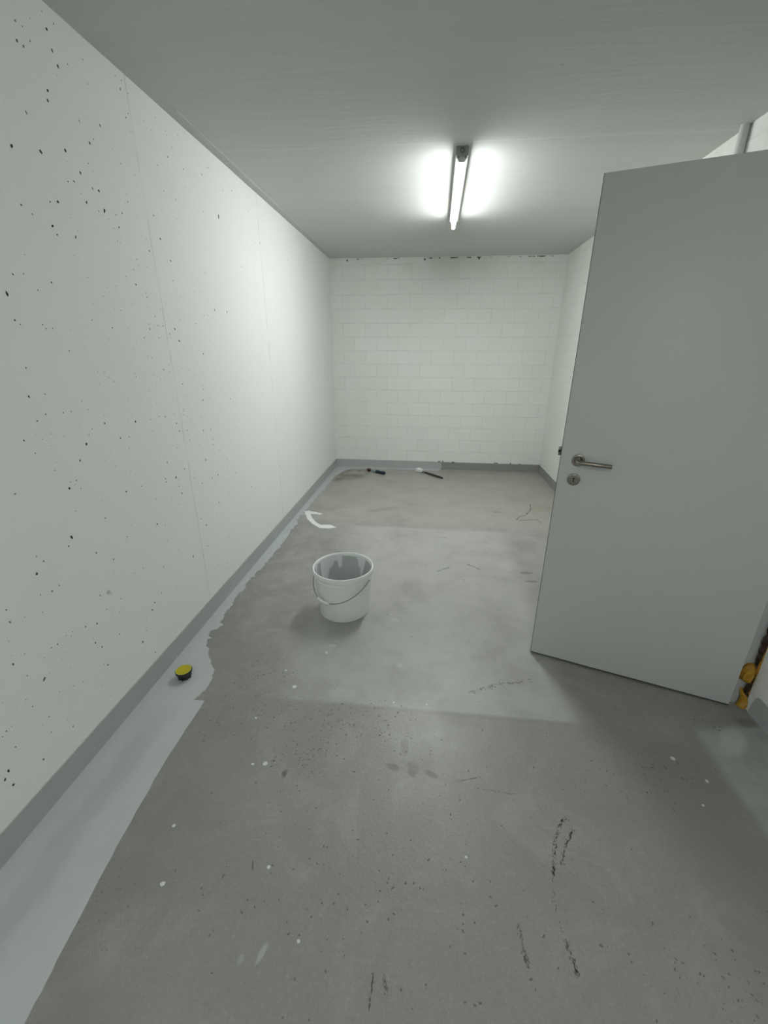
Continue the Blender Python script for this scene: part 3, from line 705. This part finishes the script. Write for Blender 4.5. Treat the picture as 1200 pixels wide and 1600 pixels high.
# plastic grip threaded on the wire
g0, g1 = 19, 25
tube(bm, [p_ + O_ * .004 for p_ in wp[g0:g1 + 1]], .0085, 14)
tag(link('handle_grip', bm, M['white_grip'], bk, True), 'white plastic roller grip')
for s in (-1, 1):
    bm = bmesh.new(); c = A_ * (s * .174) + Vector((0, 0, zp))
    lathe(bm, [(0, -.006), (.011, -.006), (.011, .004), (.007, .008), (0, .008)], 18, Matrix.Translation(c) @ Matrix.Rotation(ax if s > 0 else ax + PI, 4, 'Z') @ Matrix.Rotation(PI / 2, 4, 'Y'))
    link('handle_ear', bm, M['plastic'], bk, True)

# ------------------------------------------------------------------ black plug with a yellow top on the fresh paint
cp = empty('plastic_cap', (-1.1257, 1.5209, .0009), 0)
tag(cp, 'small black cap with a yellow top on the painted strip by the left wall', 'cap')
bm = bmesh.new()
lathe(bm, [(0, 0), (.024, 0), (.0285, .004), (.0300, .026), (.0305, .028), (.0370, .031), (.0378, .034), (.0378, .0425), (.0365, .0440), (.0345, .0440), (.0340, .0425), (0, .0425)], 9 * 4)
for k in range(9):
    t = 2 * PI * k / 9; box(bm, .029 * math.cos(t) - .002, .029 * math.cos(t) + .002, .029 * math.sin(t) - .002, .029 * math.sin(t) + .002, .002, .029)
link('cap_body', bm, M['black'], cp, True)
bm = bmesh.new(); lathe(bm, [(0, .0418), (.0335, .0418), (.0335, .0438), (.0300, .0436), (0, .0432)], 40)
disc = tag(link('cap_disc', bm, M['yellow'], cp, True), 'yellow disc')
bm = bmesh.new(); lathe(bm, [(.0328, .0430), (.0348, .0430), (.0348, .0446), (.0328, .0446), (.0328, .0430)], 40)
tag(link('cap_rim', bm, M['yellow_l'], cp, True), 'pale yellow rim')

# ------------------------------------------------------------------ tools at the foot of the back wall
def along(p0, p1):
    v = Vector(p1) - Vector(p0); return math.atan2(v.y, v.x), v.length
an, ln = along((-.775, 5.345, 0), (-.525, 5.20, 0))
tl = empty('paint_brush', (-.775, 5.345, 0), an)
tag(tl, 'short brush with dark red tip and thick dark blue handle', 'brush')
bm = bmesh.new(); tube(bm, [(-.012, 0, .022), (.004, 0, .023), (.028, 0, .023), (.040, 0, .022)], [.012, .021, .022, .012], 14)
tag(link('brush_tip', bm, M['red'], tl, True), 'dark red round tip')
bm = bmesh.new(); tube(bm, [(.030, 0, .017), (.092, 0, .017)], .0042, 10)
link('brush_shaft', bm, M['wire'], tl, True)
bm = bmesh.new(); tube(bm, [(.085, 0, .018), (.095, 0, .018), (.130, 0, .018), (.145, 0, .018)], [.008, .014, .015, .016], 14)
tag(link('brush_collar', bm, M['teal'], tl, True), 'pale teal collar')
bm = bmesh.new(); tube(bm, [(.130, 0, .0215), (.142, 0, .0215), (.20, 0, .0215), (.262, 0, .0215), (.272, 0, .0215)], [.014, .020, .0185, .021, .017], 16)
tag(link('brush_handle', bm, M['navy'], tl, True), 'dark blue handle')

an, ln = along((-.13, 5.43, 0), (.185, 5.11, 0))
tl = empty('paint_scraper', (-.13, 5.43, 0), an)
tag(tl, 'slim tool with pale head and long dark grey handle by the back wall', 'scraper')
bm = bmesh.new()
outl = [(0, -.036), (0, .036), (.055, .036), (.085, .018), (.10, .012), (.10, -.012), (.085, -.018), (.055, -.036)]
A = [bm.verts.new((x, y, .002 + .010 * (x / .10))) for x, y in outl]; B = [bm.verts.new((x, y, .046 - .016 * min(1, x / .1))) for x, y in outl]
bm.faces.new(A); bm.faces.new(B)
for i in range(8): bm.faces.new((A[i], A[(i + 1) % 8], B[(i + 1) % 8], B[i]))
tag(link('scraper_head', bm, M['bristle'], tl), 'pale head')
bm = bmesh.new(); tube(bm, [(.095, 0, .018), (.15, 0, .016)], [.012, .008], 12)
link('ferrule', bm, M['steel'], tl, True)
bm = bmesh.new(); tube(bm, [(.14, 0, .016), (.16, 0, .016), (.25, 0, .0155), (.40, 0, .014), (ln + .008, 0, .0135), (ln + .012, 0, .0135)], [.009, .0115, .0140, .0125, .0115, .008], 14)
tag(link('scraper_handle', bm, M['dark_handle'], tl, True), 'long dark grey handle')
